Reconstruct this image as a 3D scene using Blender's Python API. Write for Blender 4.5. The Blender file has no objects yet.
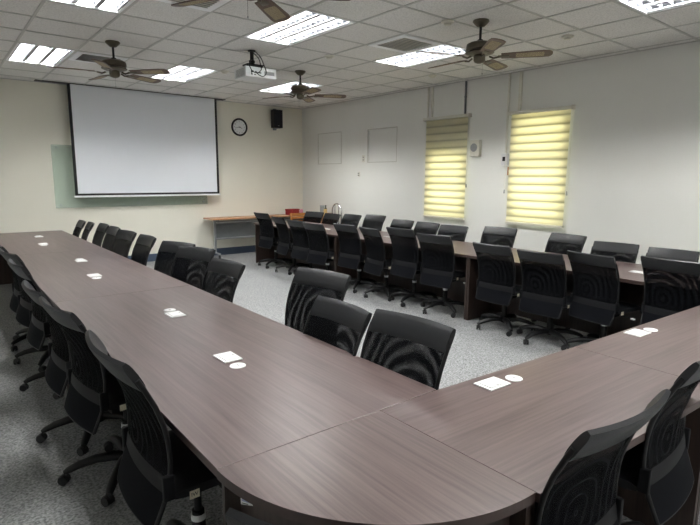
import bpy, bmesh, math, random
from mathutils import Vector, Matrix
random.seed(7)
PI = math.pi
COL = bpy.context.scene.collection
R = math.radians

# ------------------------------------------------------------------ materials
def srgb(c):
    def f(v):
        v /= 255.0
        return v / 12.92 if v <= .04045 else ((v + .055) / 1.055) ** 2.4
    return tuple(f(v) for v in c) + (1.0,)

def mat(name, col, rough=.5, metal=0.0, spec=.5, bump=None, var=None, coat=0.0):
    """Principled material with a subtle procedural variation and optional bump."""
    m = bpy.data.materials.new(name); m.use_nodes = True
    nt = m.node_tree; N = nt.nodes; L = nt.links
    b = N['Principled BSDF']
    b.inputs['Base Color'].default_value = srgb(col)
    b.inputs['Roughness'].default_value = rough
    b.inputs['Metallic'].default_value = metal
    b.inputs['Specular IOR Level'].default_value = spec
    b.inputs['Coat Weight'].default_value = coat
    tc = N.new('ShaderNodeTexCoord')
    if var:
        sc, amt = var
        n = N.new('ShaderNodeTexNoise'); n.inputs['Scale'].default_value = sc; n.inputs['Detail'].default_value = 4
        L.new(tc.outputs['Object'], n.inputs['Vector'])
        r = N.new('ShaderNodeValToRGB')
        c = srgb(col)
        r.color_ramp.elements[0].position = .3; r.color_ramp.elements[1].position = .7
        r.color_ramp.elements[0].color = tuple(max(0, v * (1 - amt)) for v in c[:3]) + (1,)
        r.color_ramp.elements[1].color = tuple(min(1, v * (1 + amt)) for v in c[:3]) + (1,)
        L.new(n.outputs['Fac'], r.inputs['Fac']); L.new(r.outputs['Color'], b.inputs['Base Color'])
    if bump:
        sc, st = bump
        n = N.new('ShaderNodeTexNoise'); n.inputs['Scale'].default_value = sc; n.inputs['Detail'].default_value = 3
        L.new(tc.outputs['Object'], n.inputs['Vector'])
        bp = N.new('ShaderNodeBump'); bp.inputs['Strength'].default_value = st; bp.inputs['Distance'].default_value = .002
        L.new(n.outputs['Fac'], bp.inputs['Height']); L.new(bp.outputs['Normal'], b.inputs['Normal'])
    return m

def wood(name, dark, light, scale, rough=.4, spec=.5, coat=0.0):
    """Grain running along the axis with the small scale value."""
    m = bpy.data.materials.new(name); m.use_nodes = True
    nt = m.node_tree; N = nt.nodes; L = nt.links; b = N['Principled BSDF']
    tc = N.new('ShaderNodeTexCoord'); mp = N.new('ShaderNodeMapping'); mp.inputs['Scale'].default_value = scale
    L.new(tc.outputs['Object'], mp.inputs['Vector'])
    n = N.new('ShaderNodeTexNoise'); n.inputs['Scale'].default_value = 1; n.inputs['Detail'].default_value = 8; n.inputs['Roughness'].default_value = .65
    L.new(mp.outputs['Vector'], n.inputs['Vector'])
    n2 = N.new('ShaderNodeTexNoise'); n2.inputs['Scale'].default_value = .22; n2.inputs['Detail'].default_value = 2
    L.new(mp.outputs['Vector'], n2.inputs['Vector'])
    ad = N.new('ShaderNodeMath'); ad.operation = 'ADD'
    ml = N.new('ShaderNodeMath'); ml.operation = 'MULTIPLY'; ml.inputs[1].default_value = .45
    L.new(n2.outputs['Fac'], ml.inputs[0]); L.new(n.outputs['Fac'], ad.inputs[0]); L.new(ml.outputs[0], ad.inputs[1])
    r = N.new('ShaderNodeValToRGB'); r.color_ramp.elements[0].position = .52; r.color_ramp.elements[1].position = .92
    r.color_ramp.elements[0].color = srgb(dark); r.color_ramp.elements[1].color = srgb(light)
    L.new(ad.outputs[0], r.inputs['Fac']); L.new(r.outputs['Color'], b.inputs['Base Color'])
    b.inputs['Roughness'].default_value = rough; b.inputs['Specular IOR Level'].default_value = spec
    b.inputs['Coat Weight'].default_value = coat; b.inputs['Coat Roughness'].default_value = .3
    bp = N.new('ShaderNodeBump'); bp.inputs['Strength'].default_value = .12; bp.inputs['Distance'].default_value = .001
    L.new(n.outputs['Fac'], bp.inputs['Height']); L.new(bp.outputs['Normal'], b.inputs['Normal'])
    return m

def emis(name, col, strength):
    m = bpy.data.materials.new(name); m.use_nodes = True
    nt = m.node_tree; nt.nodes.clear()
    e = nt.nodes.new('ShaderNodeEmission'); e.inputs['Color'].default_value = col + (1,); e.inputs['Strength'].default_value = strength
    o = nt.nodes.new('ShaderNodeOutputMaterial'); nt.links.new(e.outputs[0], o.inputs[0])
    return m

def mesh_fabric(name='mesh_fabric', lo=.04, hi=.56):
    m = bpy.data.materials.new(name); m.use_nodes = True
    nt = m.node_tree; N = nt.nodes; L = nt.links; b = N['Principled BSDF']; o = N['Material Output']
    b.inputs['Base Color'].default_value = srgb((7, 9, 13)); b.inputs['Roughness'].default_value = .9
    b.inputs['Specular IOR Level'].default_value = .12
    tc = N.new('ShaderNodeTexCoord'); w = N.new('ShaderNodeTexWave')
    w.wave_type = 'RINGS'; w.rings_direction = 'Y'; w.inputs['Scale'].default_value = 5; w.inputs['Distortion'].default_value = 3.2
    w.inputs['Detail'].default_value = 0; w.inputs['Detail Scale'].default_value = 1.2
    mp = N.new('ShaderNodeMapping'); mp.inputs['Location'].default_value = (.09, .2, -.62); mp.inputs['Scale'].default_value = (1.3, .6, 1.0)
    L.new(tc.outputs['Object'], mp.inputs['Vector']); L.new(mp.outputs['Vector'], w.inputs['Vector'])
    mr = N.new('ShaderNodeMapRange'); mr.inputs['To Min'].default_value = lo; mr.inputs['To Max'].default_value = hi
    L.new(w.outputs['Fac'], mr.inputs['Value'])
    t = N.new('ShaderNodeBsdfTransparent'); mx = N.new('ShaderNodeMixShader')
    L.new(mr.outputs[0], mx.inputs['Fac']); L.new(b.outputs[0], mx.inputs[1]); L.new(t.outputs[0], mx.inputs[2])
    L.new(mx.outputs[0], o.inputs['Surface'])
    return m

def floor_mat():
    m = bpy.data.materials.new('speckled_floor'); m.use_nodes = True
    nt = m.node_tree; N = nt.nodes; L = nt.links; b = N['Principled BSDF']
    tc = N.new('ShaderNodeTexCoord')
    n = N.new('ShaderNodeTexNoise'); n.inputs['Scale'].default_value = 75; n.inputs['Detail'].default_value = 2
    v = N.new('ShaderNodeTexVoronoi'); v.inputs['Scale'].default_value = 60
    n2 = N.new('ShaderNodeTexNoise'); n2.inputs['Scale'].default_value = 1.3; n2.inputs['Detail'].default_value = 3
    for q in (n, v, n2): L.new(tc.outputs['Object'], q.inputs['Vector'])
    r = N.new('ShaderNodeValToRGB'); e = r.color_ramp.elements
    e[0].position = .38; e[0].color = srgb((70, 73, 76)); e[1].position = .60; e[1].color = srgb((172, 174, 174))
    L.new(n.outputs['Fac'], r.inputs['Fac'])
    r2 = N.new('ShaderNodeValToRGB'); e = r2.color_ramp.elements
    e[0].position = .0; e[0].color = srgb((74, 76, 78)); e[1].position = 1; e[1].color = srgb((164, 166, 166))
    L.new(v.outputs['Color'], r2.inputs['Fac'])
    mx = N.new('ShaderNodeMix'); mx.data_type = 'RGBA'; mx.inputs[0].default_value = .5
    L.new(r.outputs['Color'], mx.inputs[6]); L.new(r2.outputs['Color'], mx.inputs[7])
    L.new(mx.outputs[2], b.inputs['Base Color'])
    mr = N.new('ShaderNodeMapRange'); mr.inputs['To Min'].default_value = .42; mr.inputs['To Max'].default_value = .6
    L.new(n2.outputs['Fac'], mr.inputs['Value']); L.new(mr.outputs[0], b.inputs['Roughness'])
    return m

def blind_mat():
    m = bpy.data.materials.new('zebra_blind_fabric'); m.use_nodes = True
    nt = m.node_tree; N = nt.nodes; L = nt.links; N.clear(); o = N.new('ShaderNodeOutputMaterial')
    tc = N.new('ShaderNodeTexCoord'); sp = N.new('ShaderNodeSeparateXYZ'); L.new(tc.outputs['Object'], sp.inputs[0])
    dv = N.new('ShaderNodeMath'); dv.operation = 'DIVIDE'; dv.inputs[1].default_value = .113
    fr = N.new('ShaderNodeMath'); fr.operation = 'FRACT'
    L.new(sp.outputs['Z'], dv.inputs[0]); L.new(dv.outputs[0], fr.inputs[0])
    r = N.new('ShaderNodeValToRGB'); r.color_ramp.interpolation = 'EASE'; e = r.color_ramp.elements
    e[0].position = 0; e[0].color = (.46, .41, .27, 1); e[1].position = .12; e[1].color = (.72, .66, .46, 1)
    for p, c in ((.45, (.90, .83, .61, 1)), (.72, (.95, .89, .67, 1)), (.88, (.72, .66, .46, 1)), (.97, (.46, .41, .27, 1))):
        k = e.new(p); k.color = c
    L.new(fr.outputs[0], r.inputs['Fac'])
    d = N.new('ShaderNodeBsdfDiffuse'); t = N.new('ShaderNodeBsdfTranslucent')
    r3 = N.new('ShaderNodeValToRGB'); e = r3.color_ramp.elements
    e[0].position = 0; e[0].color = srgb((206, 206, 180)); e[1].position = .2; e[1].color = srgb((232, 232, 206))
    k = e.new(.9); k.color = srgb((232, 232, 206)); k = e.new(.98); k.color = srgb((206, 206, 180))
    L.new(fr.outputs[0], r3.inputs['Fac']); L.new(r3.outputs['Color'], d.inputs['Color'])
    L.new(r.outputs['Color'], t.inputs['Color'])
    mx = N.new('ShaderNodeMixShader'); mx.inputs[0].default_value = .5
    L.new(d.outputs[0], mx.inputs[1]); L.new(t.outputs[0], mx.inputs[2]); L.new(mx.outputs[0], o.inputs[0])
    return m

def glass_mix(name, col, fac, rough=.1):
    m = bpy.data.materials.new(name); m.use_nodes = True
    nt = m.node_tree; N = nt.nodes; L = nt.links; b = N['Principled BSDF']; o = N['Material Output']
    b.inputs['Base Color'].default_value = srgb(col); b.inputs['Roughness'].default_value = rough
    t = N.new('ShaderNodeBsdfTransparent'); t.inputs['Color'].default_value = (.93, .97, .95, 1)
    mx = N.new('ShaderNodeMixShader'); mx.inputs[0].default_value = fac
    L.new(b.outputs[0], mx.inputs[1]); L.new(t.outputs[0], mx.inputs[2]); L.new(mx.outputs[0], o.inputs['Surface'])
    return m

def checker_mat(name, a, b_, scale, rough=.6):
    m = bpy.data.materials.new(name); m.use_nodes = True
    nt = m.node_tree; N = nt.nodes; L = nt.links; b = N['Principled BSDF']
    tc = N.new('ShaderNodeTexCoord'); c = N.new('ShaderNodeTexChecker'); c.inputs['Scale'].default_value = scale
    c.inputs['Color1'].default_value = srgb(a); c.inputs['Color2'].default_value = srgb(b_)
    L.new(tc.outputs['Object'], c.inputs['Vector']); L.new(c.outputs['Color'], b.inputs['Base Color'])
    b.inputs['Roughness'].default_value = rough
    return m

def tile_mat():
    m = bpy.data.materials.new('ceiling_tile'); m.use_nodes = True
    nt = m.node_tree; N = nt.nodes; L = nt.links; b = N['Principled BSDF']
    tc = N.new('ShaderNodeTexCoord')
    n = N.new('ShaderNodeTexNoise'); n.inputs['Scale'].default_value = 70; n.inputs['Detail'].default_value = 4
    L.new(tc.outputs['Object'], n.inputs['Vector'])
    r = N.new('ShaderNodeValToRGB'); e = r.color_ramp.elements
    e[0].position = .33; e[0].color = srgb((204, 203, 200)); e[1].position = .55; e[1].color = srgb((228, 227, 224))
    L.new(n.outputs['Fac'], r.inputs['Fac']); L.new(r.outputs['Color'], b.inputs['Base Color'])
    b.inputs['Roughness'].default_value = .9
    return m

M = dict(
    wood_top=wood('dark_walnut_laminate', (68, 56, 54), (96, 82, 80), (2.2, 75, 75), rough=.34, spec=.5),
    wood_top_cross=wood('dark_walnut_laminate_cross', (68, 56, 54), (96, 82, 80), (75, 2.2, 75), rough=.34),
    wood_edge=mat('dark_edge_band', (58, 44, 40), .45, var=(30, .12)),
    wood_panel=wood('dark_walnut_panel', (36, 27, 24), (60, 48, 43), (60, 60, 1.6), rough=.42, spec=.45),
    band=mat('dark_strap', (15, 16, 19), .6, spec=.2, bump=(260, .2), var=(60, .1)),
    leather=mat('black_leather', (24, 26, 29), .42, spec=.4, bump=(260, .25), var=(40, .08)),
    mesh=mesh_fabric(), lining=mesh_fabric('mesh_lining_fabric', .44, .50),
    cloth=mat('black_cloth', (9, 11, 16), .9, spec=.12, bump=(420, .3), var=(300, .15)),
    plastic=mat('black_plastic', (13, 14, 16), .45, spec=.35, bump=(150, .08)),
    wheel=mat('caster_wheel', (18, 19, 21), .5, var=(50, .1)),
    chrome=mat('chrome', (205, 207, 210), .18, metal=1, var=(8, .03)),
    white_plastic=mat('white_plastic', (214, 216, 216), .35, var=(20, .02)),
    off_white=mat('off_white_plastic', (214, 212, 200), .45, var=(20, .03)),
    tag=mat('paper_tag', (222, 214, 192), .7, var=(120, .08)),
    ink=mat('dark_ink', (34, 30, 30), .7, var=(40, .05)),
    blue_ink=mat('blue_grey_print', (150, 158, 188), .6, var=(40, .05)),
    wall_back=mat('warm_lit_wall_paint', (232, 230, 217), .78, spec=.3, bump=(45, .05), var=(1.2, .015)),  # one wall paint in two tints; warmer light of back wall is in this colour
    wall_right=mat('cool_lit_wall_paint', (226, 227, 222), .78, spec=.3, bump=(45, .05), var=(1.2, .015)),  # same wall paint, tinted cooler for the light on the right wall
    edge_shade=mat('recess_edge_shade', (196, 195, 187), .7, var=(20, .03)),  # greyer than the wall: shadow line of the recess edges as colour
    floor=floor_mat(), tile=tile_mat(),
    grid=mat('ceiling_grid_metal', (186, 186, 182), .5, var=(6, .03)),
    base=mat('blue_grey_vinyl_skirting', (66, 80, 99), .5, var=(4, .08)),
    enamel=mat('white_enamel', (238, 240, 242), .3, var=(9, .02)),
    reflector=mat('brushed_aluminium_reflector', (84, 86, 90), .4, metal=1, var=(9, .03)),
    louver=mat('satin_louver', (120, 123, 128), .4, metal=.6, var=(9, .03)),
    strip=mat('grey_light_divider', (150, 152, 155), .4, metal=.3, var=(9, .03)),
    tube=emis('fluorescent_tube', (1.0, .985, .955), 42.0),
    bronze=mat('pewter_bronze', (98, 92, 80), .36, metal=.85, var=(18, .12)),
    blade=wood('fan_blade_wood', (74, 56, 46), (112, 90, 76), (5, 60, 60), rough=.45),
    cane=checker_mat('woven_cane', (186, 172, 140), (120, 106, 84), 260, .7),
    screen=mat('projection_fabric', (226, 230, 236), .85, spec=.15, var=(2, .01)),
    black=mat('matte_black', (14, 14, 16), .55, var=(30, .1)),
    speaker=mat('black_speaker_cloth', (20, 23, 32), .8, bump=(500, .4), var=(400, .2)),
    glassboard=glass_mix('green_tinted_glass', (205, 222, 214), .82, .08),
    pane=glass_mix('window_pane', (225, 235, 232), .9, .05),
    blind=blind_mat(),
    alu=mat('satin_aluminium', (168, 171, 174), .35, metal=.7, var=(12, .05)),
    grey_metal=mat('grey_painted_metal', (128, 132, 134), .45, metal=.2, var=(12, .05)),
    beech=wood('beech_laminate', (170, 122, 86), (206, 160, 120), (3, 40, 40), rough=.4),
    pine=wood('honey_pine', (150, 92, 40), (200, 140, 74), (4, 50, 50), rough=.5),
    pale_pine=wood('pale_pine', (196, 160, 96), (228, 198, 138), (40, 40, 5), rough=.5),
    red=mat('dark_red_card', (142, 26, 34), .55, var=(30, .25)),
    pink=mat('pink_wrapping', (222, 150, 176), .5, var=(60, .3)),
    grey_plastic=mat('grey_plastic', (150, 152, 152), .45, var=(20, .05)),
    dark_grey=mat('dark_grey_void', (60, 60, 60), .8, var=(20, .05)),
    face=mat('clock_face', (222, 224, 224), .4, var=(10, .02)),
)

# ------------------------------------------------------------------ helpers
class MB:
    def __init__(s): s.bm = bmesh.new(); s.mi = 0
    def _m(s, fs):
        for f in fs: f.material_index = s.mi
    def box(s, x0, x1, y0, y1, z0, z1, T=None, bev=0.0):
        v = [s.bm.verts.new((x, y, z)) for z in (z0, z1) for y in (y0, y1) for x in (x0, x1)]
        fs = [s.bm.faces.new([v[i] for i in q]) for q in ((0, 2, 3, 1), (4, 5, 7, 6), (0, 1, 5, 4), (2, 6, 7, 3), (0, 4, 6, 2), (1, 3, 7, 5))]
        s._m(fs)
        if bev:
            es = list({e for f in fs for e in f.edges})
            r = bmesh.ops.bevel(s.bm, geom=es, offset=bev, segments=2, affect='EDGES', profile=.6)
            v = list({w for f in r['faces'] for w in f.verts} | {w for w in v if w.is_valid}); s._m(r['faces'])
        if T: bmesh.ops.transform(s.bm, matrix=T, verts=[w for w in v if w.is_valid])
        return s
    def tube(s, pts, r, n=10, caps=True, sq=None):
        pts = [Vector(p) for p in pts]; rs = r if isinstance(r, (list, tuple)) else [r] * len(pts)
        rings = []; up = None
        for i, p in enumerate(pts):
            d = (pts[min(i + 1, len(pts) - 1)] - pts[max(i - 1, 0)]).normalized()
            if up is None:
                up = Vector((0, 0, 1)) if abs(d.z) < .9 else Vector((1, 0, 0))
            a = d.cross(up).normalized(); b = a.cross(d).normalized(); up = b
            k = (1, 1) if not sq else sq
            rings.append([s.bm.verts.new(p + (a * math.cos(2 * PI * j / n) * k[0] + b * math.sin(2 * PI * j / n) * k[1]) * rs[i]) for j in range(n)])
        fs = []
        for i in range(len(rings) - 1):
            for j in range(n):
                fs.append(s.bm.faces.new((rings[i][j], rings[i][(j + 1) % n], rings[i + 1][(j + 1) % n], rings[i + 1][j])))
        if caps:
            fs.append(s.bm.faces.new(rings[0][::-1])); fs.append(s.bm.faces.new(rings[-1]))
        s._m(fs); return s
    def lathe(s, prof, c=(0, 0, 0), n=24, T=None):
        rings = []; allv = []
        for r, z in prof:
            if r < 1e-5: w = [s.bm.verts.new((c[0], c[1], c[2] + z))]
            else: w = [s.bm.verts.new((c[0] + r * math.cos(2 * PI * j / n), c[1] + r * math.sin(2 * PI * j / n), c[2] + z)) for j in range(n)]
            rings.append(w); allv += w
        fs = []
        for a, b in zip(rings, rings[1:]):
            for j in range(n):
                k = (j + 1) % n
                if len(a) == 1 and len(b) == 1: continue
                if len(a) == 1: fs.append(s.bm.faces.new((a[0], b[j], b[k])))
                elif len(b) == 1: fs.append(s.bm.faces.new((a[j], a[k], b[0])))
                else: fs.append(s.bm.faces.new((a[j], a[k], b[k], b[j])))
        s._m(fs)
        if T: bmesh.ops.transform(s.bm, matrix=T, verts=allv)
        return s
    def prism(s, poly, z0, z1, side_mi=None, T=None):
        a = [s.bm.verts.new((x, y, z0)) for x, y in poly]; b = [s.bm.verts.new((x, y, z1)) for x, y in poly]
        n = len(poly)
        f1 = s.bm.faces.new(b); f0 = s.bm.faces.new(a[::-1]); s._m([f1, f0])
        fs = [s.bm.faces.new((a[i], a[(i + 1) % n], b[(i + 1) % n], b[i])) for i in range(n)]
        for f in fs: f.material_index = s.mi if side_mi is None else side_mi
        if T: bmesh.ops.transform(s.bm, matrix=T, verts=a + b)
        return s
    def shell(s, F, nu, nv, th):
        """Closed slab over the surface F(u,v), thickness th along F's normal."""
        P = [[Vector(F(i / nu, j / nv)) for i in range(nu + 1)] for j in range(nv + 1)]
        def nrm(i, j):
            du = P[j][min(i + 1, nu)] - P[j][max(i - 1, 0)]; dv = P[min(j + 1, nv)][i] - P[max(j - 1, 0)][i]
            return du.cross(dv).normalized()
        A = []; B = []
        for j in range(nv + 1):
            ra = []; rb = []
            for i in range(nu + 1):
                n = nrm(i, j); t = th(i / nu, j / nv) if callable(th) else th
                ra.append(s.bm.verts.new(P[j][i] + n * t / 2)); rb.append(s.bm.verts.new(P[j][i] - n * t / 2))
            A.append(ra); B.append(rb)
        fs = []
        for j in range(nv):
            for i in range(nu):
                fs.append(s.bm.faces.new((A[j][i], A[j][i + 1], A[j + 1][i + 1], A[j + 1][i])))
                fs.append(s.bm.faces.new((B[j][i], B[j + 1][i], B[j + 1][i + 1], B[j][i + 1])))
        for i in range(nu):
            fs.append(s.bm.faces.new((A[0][i + 1], A[0][i], B[0][i], B[0][i + 1])))
            fs.append(s.bm.faces.new((A[nv][i], A[nv][i + 1], B[nv][i + 1], B[nv][i])))
        for j in range(nv):
            fs.append(s.bm.faces.new((A[j][0], A[j + 1][0], B[j + 1][0], B[j][0])))
            fs.append(s.bm.faces.new((A[j + 1][nu], A[j][nu], B[j][nu], B[j + 1][nu])))
        s._m(fs); return s
    def build(s, name, m, parent=None, smooth=None, bevel=0.0, loc=None):
        bmesh.ops.recalc_face_normals(s.bm, faces=s.bm.faces)
        me = bpy.data.meshes.new(name); s.bm.to_mesh(me); s.bm.free()
        o = bpy.data.objects.new(name, me); COL.objects.link(o)
        for q in (m if isinstance(m, (list, tuple)) else [m]): me.materials.append(q)
        if smooth is not None:
            me.polygons.foreach_set('use_smooth', [True] * len(me.polygons))
            me.set_sharp_from_angle(angle=R(smooth))
        if bevel:
            b = o.modifiers.new('bevel', 'BEVEL'); b.width = bevel; b.segments = 2; b.limit_method = 'ANGLE'; b.angle_limit = R(40)
        if parent: o.parent = parent
        if loc: o.location = loc
        return o

def tag(o, label=None, cat=None, group=None, kind=None):
    if label: o['label'] = label
    if cat: o['category'] = cat
    if group: o['group'] = group
    if kind: o['kind'] = kind
    return o
def thing(name, label, cat, loc=(0, 0, 0), rz=0, group=None):
    o = bpy.data.objects.new(name, None); COL.objects.link(o); o.empty_display_size = .1
    o.location = loc; o.rotation_euler = (0, 0, rz)
    return tag(o, label, cat, group)
def struct(name, mb, m, **k):
    return tag(mb.build(name, m, **k), kind='structure')
def kids(o): return [c for c in bpy.data.objects if c.parent == o]
def copy_tree(o, parent=None, cache=None):
    c = o.copy(); COL.objects.link(c)
    if parent: c.parent = parent
    for ch in cache[o.name]: copy_tree(ch, c, cache)
    return c
def make_cache(o, d=None):
    d = {} if d is None else d
    d[o.name] = kids(o)
    for c in d[o.name]: make_cache(c, d)
    return d

# ------------------------------------------------------------------ room shell
XL, XR, YF, YB, ZC, ZT = -.75, 6.55, -3.5, 9.9, 3.06, 3.4
struct('floor', MB().box(XL - .2, XR + .2, YF - .2, YB + .2, -.1, 0), M['floor'])
struct('wall_back', MB().box(XL - .2, XR + .2, YB, YB + .2, 0, ZT), M['wall_back'])
struct('wall_front', MB().box(XL - .2, XR + .2, YF - .2, YF, 0, ZT), M['wall_back'])
struct('wall_left', MB().box(XL - .2, XL, YF, YB, 0, ZT), M['wall_right'])
# right wall with two window openings and two shallow sealed recesses
W1 = (5.33, 6.07, .98, 2.0); W2 = (3.68, 4.44, .98, 2.46)
P1 = (8.49, 9.28, 1.87, 2.48); P2 = (6.88, 7.66, 1.88, 2.47)
def wall_with_holes():
    b = MB(); ys = sorted({YF, YB} | {v for w in (W1, W2, P1, P2) for v in w[:2]}); zs = sorted({0, ZT} | {v for w in (W1, W2, P1, P2) for v in w[2:]})
    for y0, y1 in zip(ys, ys[1:]):
        for z0, z1 in zip(zs, zs[1:]):
            cy, cz = (y0 + y1) / 2, (z0 + z1) / 2
            x0 = XR; skip = False
            for w in (W1, W2):
                if w[0] < cy < w[1] and w[2] < cz < w[3]: skip = True
            for w, d in ((P1, .010), (P2, .03)):
                if w[0] < cy < w[1] and w[2] < cz < w[3]: x0 = XR + d
            if not skip: b.box(x0, XR + .2, y0, y1, z0, z1)
    return b
struct('wall_right', wall_with_holes(), M['wall_right'])
for n_, Pq in enumerate((P1, P2)):
    b = MB()
    for z in (Pq[2] - .014, Pq[3]): b.box(XR - .006, XR + .006, Pq[0] - .014, Pq[1] + .014, z, z + .014)
    for y in (Pq[0] - .014, Pq[1]): b.box(XR - .006, XR + .006, y, y + .014, Pq[2], Pq[3])
    struct('recess_outline_%d' % (n_ + 1), b, M['edge_shade'])  # thin grey strips paint the shadow line around each recess
struct('baseboard_back', MB().box(XL, XR, YB - .012, YB, 0, .14), M['base'])
struct('baseboard_right', MB().box(XR - .012, XR, YF, YB - .012, 0, .14), M['base'])
struct('baseboard_left', MB().box(XL, XL + .012, YF, YB - .012, 0, .14), M['base'])
struct('baseboard_front', MB().box(XL + .012, XR - .012, YF, YF + .012, 0, .14), M['base'])

P = .61
gx = [.91 + P * i for i in range(-3, 10)]; gy = [1.03 + P * i for i in range(-8, 15)]
FIX = [(x, y) for y in (-2.02, 1.03, 4.08, 7.13) for x in (.91, 2.74, 4.57)]
def ceil():
    b = MB()
    xs = [XL] + [x for x in gx if XL < x < XR] + [XR]; ys = [YF] + [y for y in gy if YF < y < YB] + [YB]
    for x0, x1 in zip(xs, xs[1:]):
        for y0, y1 in zip(ys, ys[1:]):
            cx, cy = (x0 + x1) / 2, (y0 + y1) / 2
            if any(fx < cx < fx + P and fy < cy < fy + 2 * P for fx, fy in FIX): continue
            b.box(x0, x1, y0, y1, ZC, ZC + .02)
    return b
struct('ceiling', ceil(), M['tile'])
struct('ceiling_slab', MB().box(XL - .2, XR + .2, YF - .2, YB + .2, ZT, ZT + .1), M['wall_back'])
g = MB()
for x in gx:
    if XL < x < XR: g.box(x - .012, x + .012, YF, YB, ZC - .006, ZC)
for y in gy:
    if YF < y < YB: g.box(XL, XR, y - .012, y + .012, ZC - .0055, ZC)
g.box(XL, XL + .022, YF, YB, ZC - .008, ZC).box(XR - .022, XR, YF, YB, ZC - .008, ZC).box(XL, XR, YB - .022, YB, ZC - .008, ZC).box(XL, XR, YF, YF + .022, ZC - .008, ZC)
# remove bars that would cross the open light troffers: short cross bar in the middle of each fixture is cut below
go = None
def grid():
    b = MB()
    for x in gx:
        if not XL < x < XR: continue
        b.box(x - .012, x + .012, YF, YB, ZC - .006, ZC)
    xs = [XL] + [x for x in gx if XL < x < XR] + [XR]
    for y in gy:
        if not YF < y < YB: continue
        for x0, x1 in zip(xs, xs[1:]):
            cx = (x0 + x1) / 2
            if any(fx < cx < fx + P and fy + .1 < y < fy + 2 * P - .1 for fx, fy in FIX): continue
            b.box(x0, x1, y - .012, y + .012, ZC - .0055, ZC)
    b.box(XL, XL + .022, YF, YB, ZC - .008, ZC).box(XR - .022, XR, YF, YB, ZC - .008, ZC).box(XL, XR, YB - .022, YB, ZC - .008, ZC).box(XL, XR, YF, YF + .022, ZC - .008, ZC)
    return b
g.bm.free()
struct('ceiling_grid', grid(), M['grid'])

# windows
def window(n, W, bars):
    y0, y1, z0, z1 = W; b = MB(); x0, x1 = XR + .07, XR + .12
    b.box(x0, x1, y0, y0 + .04, z0, z1).box(x0, x1, y1 - .04, y1, z0, z1).box(x0, x1, y0, y1, z0, z0 + .04).box(x0, x1, y0, y1, z1 - .04, z1)
    for z, h in bars: b.box(x0 - .02, x1, y0, y1, z - h / 2, z + h / 2)
    w = struct('window_%d' % n, b, M['alu'])
    MB().box(XR + .09, XR + .096, y0 + .03, y1 - .03, z0 + .03, z1 - .03).build('window_pane', M['pane'], w)
window(1, W1, [(1.5, .03)]); window(2, W2, [(1.86, .075)])

# ------------------------------------------------------------------ ceiling lights
def make_light():
    t = thing('ceiling_light', 'x', 'light', (0, 0, 0), 0)
    W, Lh, z = P / 2, P, ZC
    b = MB()
    for x0, x1, y0, y1 in ((-W + .013, -W + .035, -Lh + .013, Lh - .013), (W - .035, W - .013, -Lh + .013, Lh - .013), (-W + .035, W - .035, -Lh + .013, -Lh + .035), (-W + .035, W - .035, Lh - .035, Lh - .013)):
        b.box(x0, x1, y0, y1, -.004, .012)
    b.build('light_frame', M['enamel'], t)
    b = MB(); e = .02
    b.box(-W + e, -W + e + .004, -Lh + e, Lh - e, .004, .105).box(W - e - .004, W - e, -Lh + e, Lh - e, .004, .105)
    b.box(-W + e, W - e, -Lh + e, -Lh + e + .004, .004, .105).box(-W + e, W - e, Lh - e - .004, Lh - e, .004, .105).box(-W + e, W - e, -Lh + e, Lh - e, .105, .11)
    b.build('light_housing', M['enamel'], t)
    pitch = .182; hw = .074
    for k in (-1, 0, 1):
        cx = k * pitch
        prof = [(-hw, .012), (-.062, .045), (-.034, .08), (0, .092), (.034, .08), (.062, .045), (hw, .012)]
        def F(u, v, cx=cx, prof=prof):
            q = u * (len(prof) - 1); i = min(int(q), len(prof) - 2); f = q - i
            return (cx + prof[i][0] * (1 - f) + prof[i + 1][0] * f, -Lh + .03 + v * (2 * Lh - .06), prof[i][1] * (1 - f) + prof[i + 1][1] * f)
        MB().shell(F, 6, 1, .0015).build('reflector', M['reflector'], t, smooth=50)
        b = MB()
        for j in range(13):
            y = -Lh + .08 + j * (2 * Lh - .16) / 12
            b.prism([(-hw + .002, .010), (hw - .002, .010), (.054, .046), (-.054, .046)], -.0012, .0012, T=Matrix.Translation((cx, y, 0)) @ Matrix.Rotation(PI / 2, 4, 'X'))
        for s_ in (-1, 1): b.box(cx + s_ * (hw - .001) - .0015, cx + s_ * (hw - .001) + .0015, -Lh + .04, Lh - .04, .006, .022)
        b.build('louver', M['louver'], t)
    for x0, x1 in ((-pitch + hw + .001, -hw - .001), (hw + .001, pitch - hw - .001), (-W + .036, -pitch - hw - .001), (pitch + hw + .001, W - .036)):
        MB().box(x0, x1, -Lh + .036, Lh - .036, .008, .012).build('divider_strip', M['strip'], t)
    for k in (-1, 0, 1):
        tb = MB().tube([(k * pitch, -Lh + .05, .062), (k * pitch, Lh - .05, .062)], .014, 10).build('fluorescent_tube', M['tube'], t, smooth=40)
    return t
lt = make_light(); lc = make_cache(lt)
LL = {(.91, 7.13): 'recessed three-tube ceiling light nearest the left edge, in the row by the projector screen',
      (2.74, 7.13): 'recessed three-tube ceiling light in front of the middle of the projector screen top',
      (4.57, 7.13): 'recessed three-tube ceiling light above the far right ceiling fan, nearest the wall clock',
      (.91, 4.08): 'recessed ceiling light cut off at the top left corner of the photo',
      (2.74, 4.08): 'large bright recessed ceiling light just in front of the white projector',
      (4.57, 4.08): 'recessed ceiling light beside the square air vent, behind the right ceiling fan',
      (4.57, 1.03): 'recessed louvred ceiling light cut off at the top right corner of the photo',
      (.91, 1.03): 'recessed ceiling light overhead at the near left, outside the photo',
      (2.74, 1.03): 'recessed ceiling light overhead in the near middle, outside the photo',
      (.91, -2.02): 'recessed ceiling light behind the viewer on the left',
      (2.74, -2.02): 'recessed ceiling light behind the viewer in the middle',
      (4.57, -2.02): 'recessed ceiling light behind the viewer on the right'}
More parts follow.
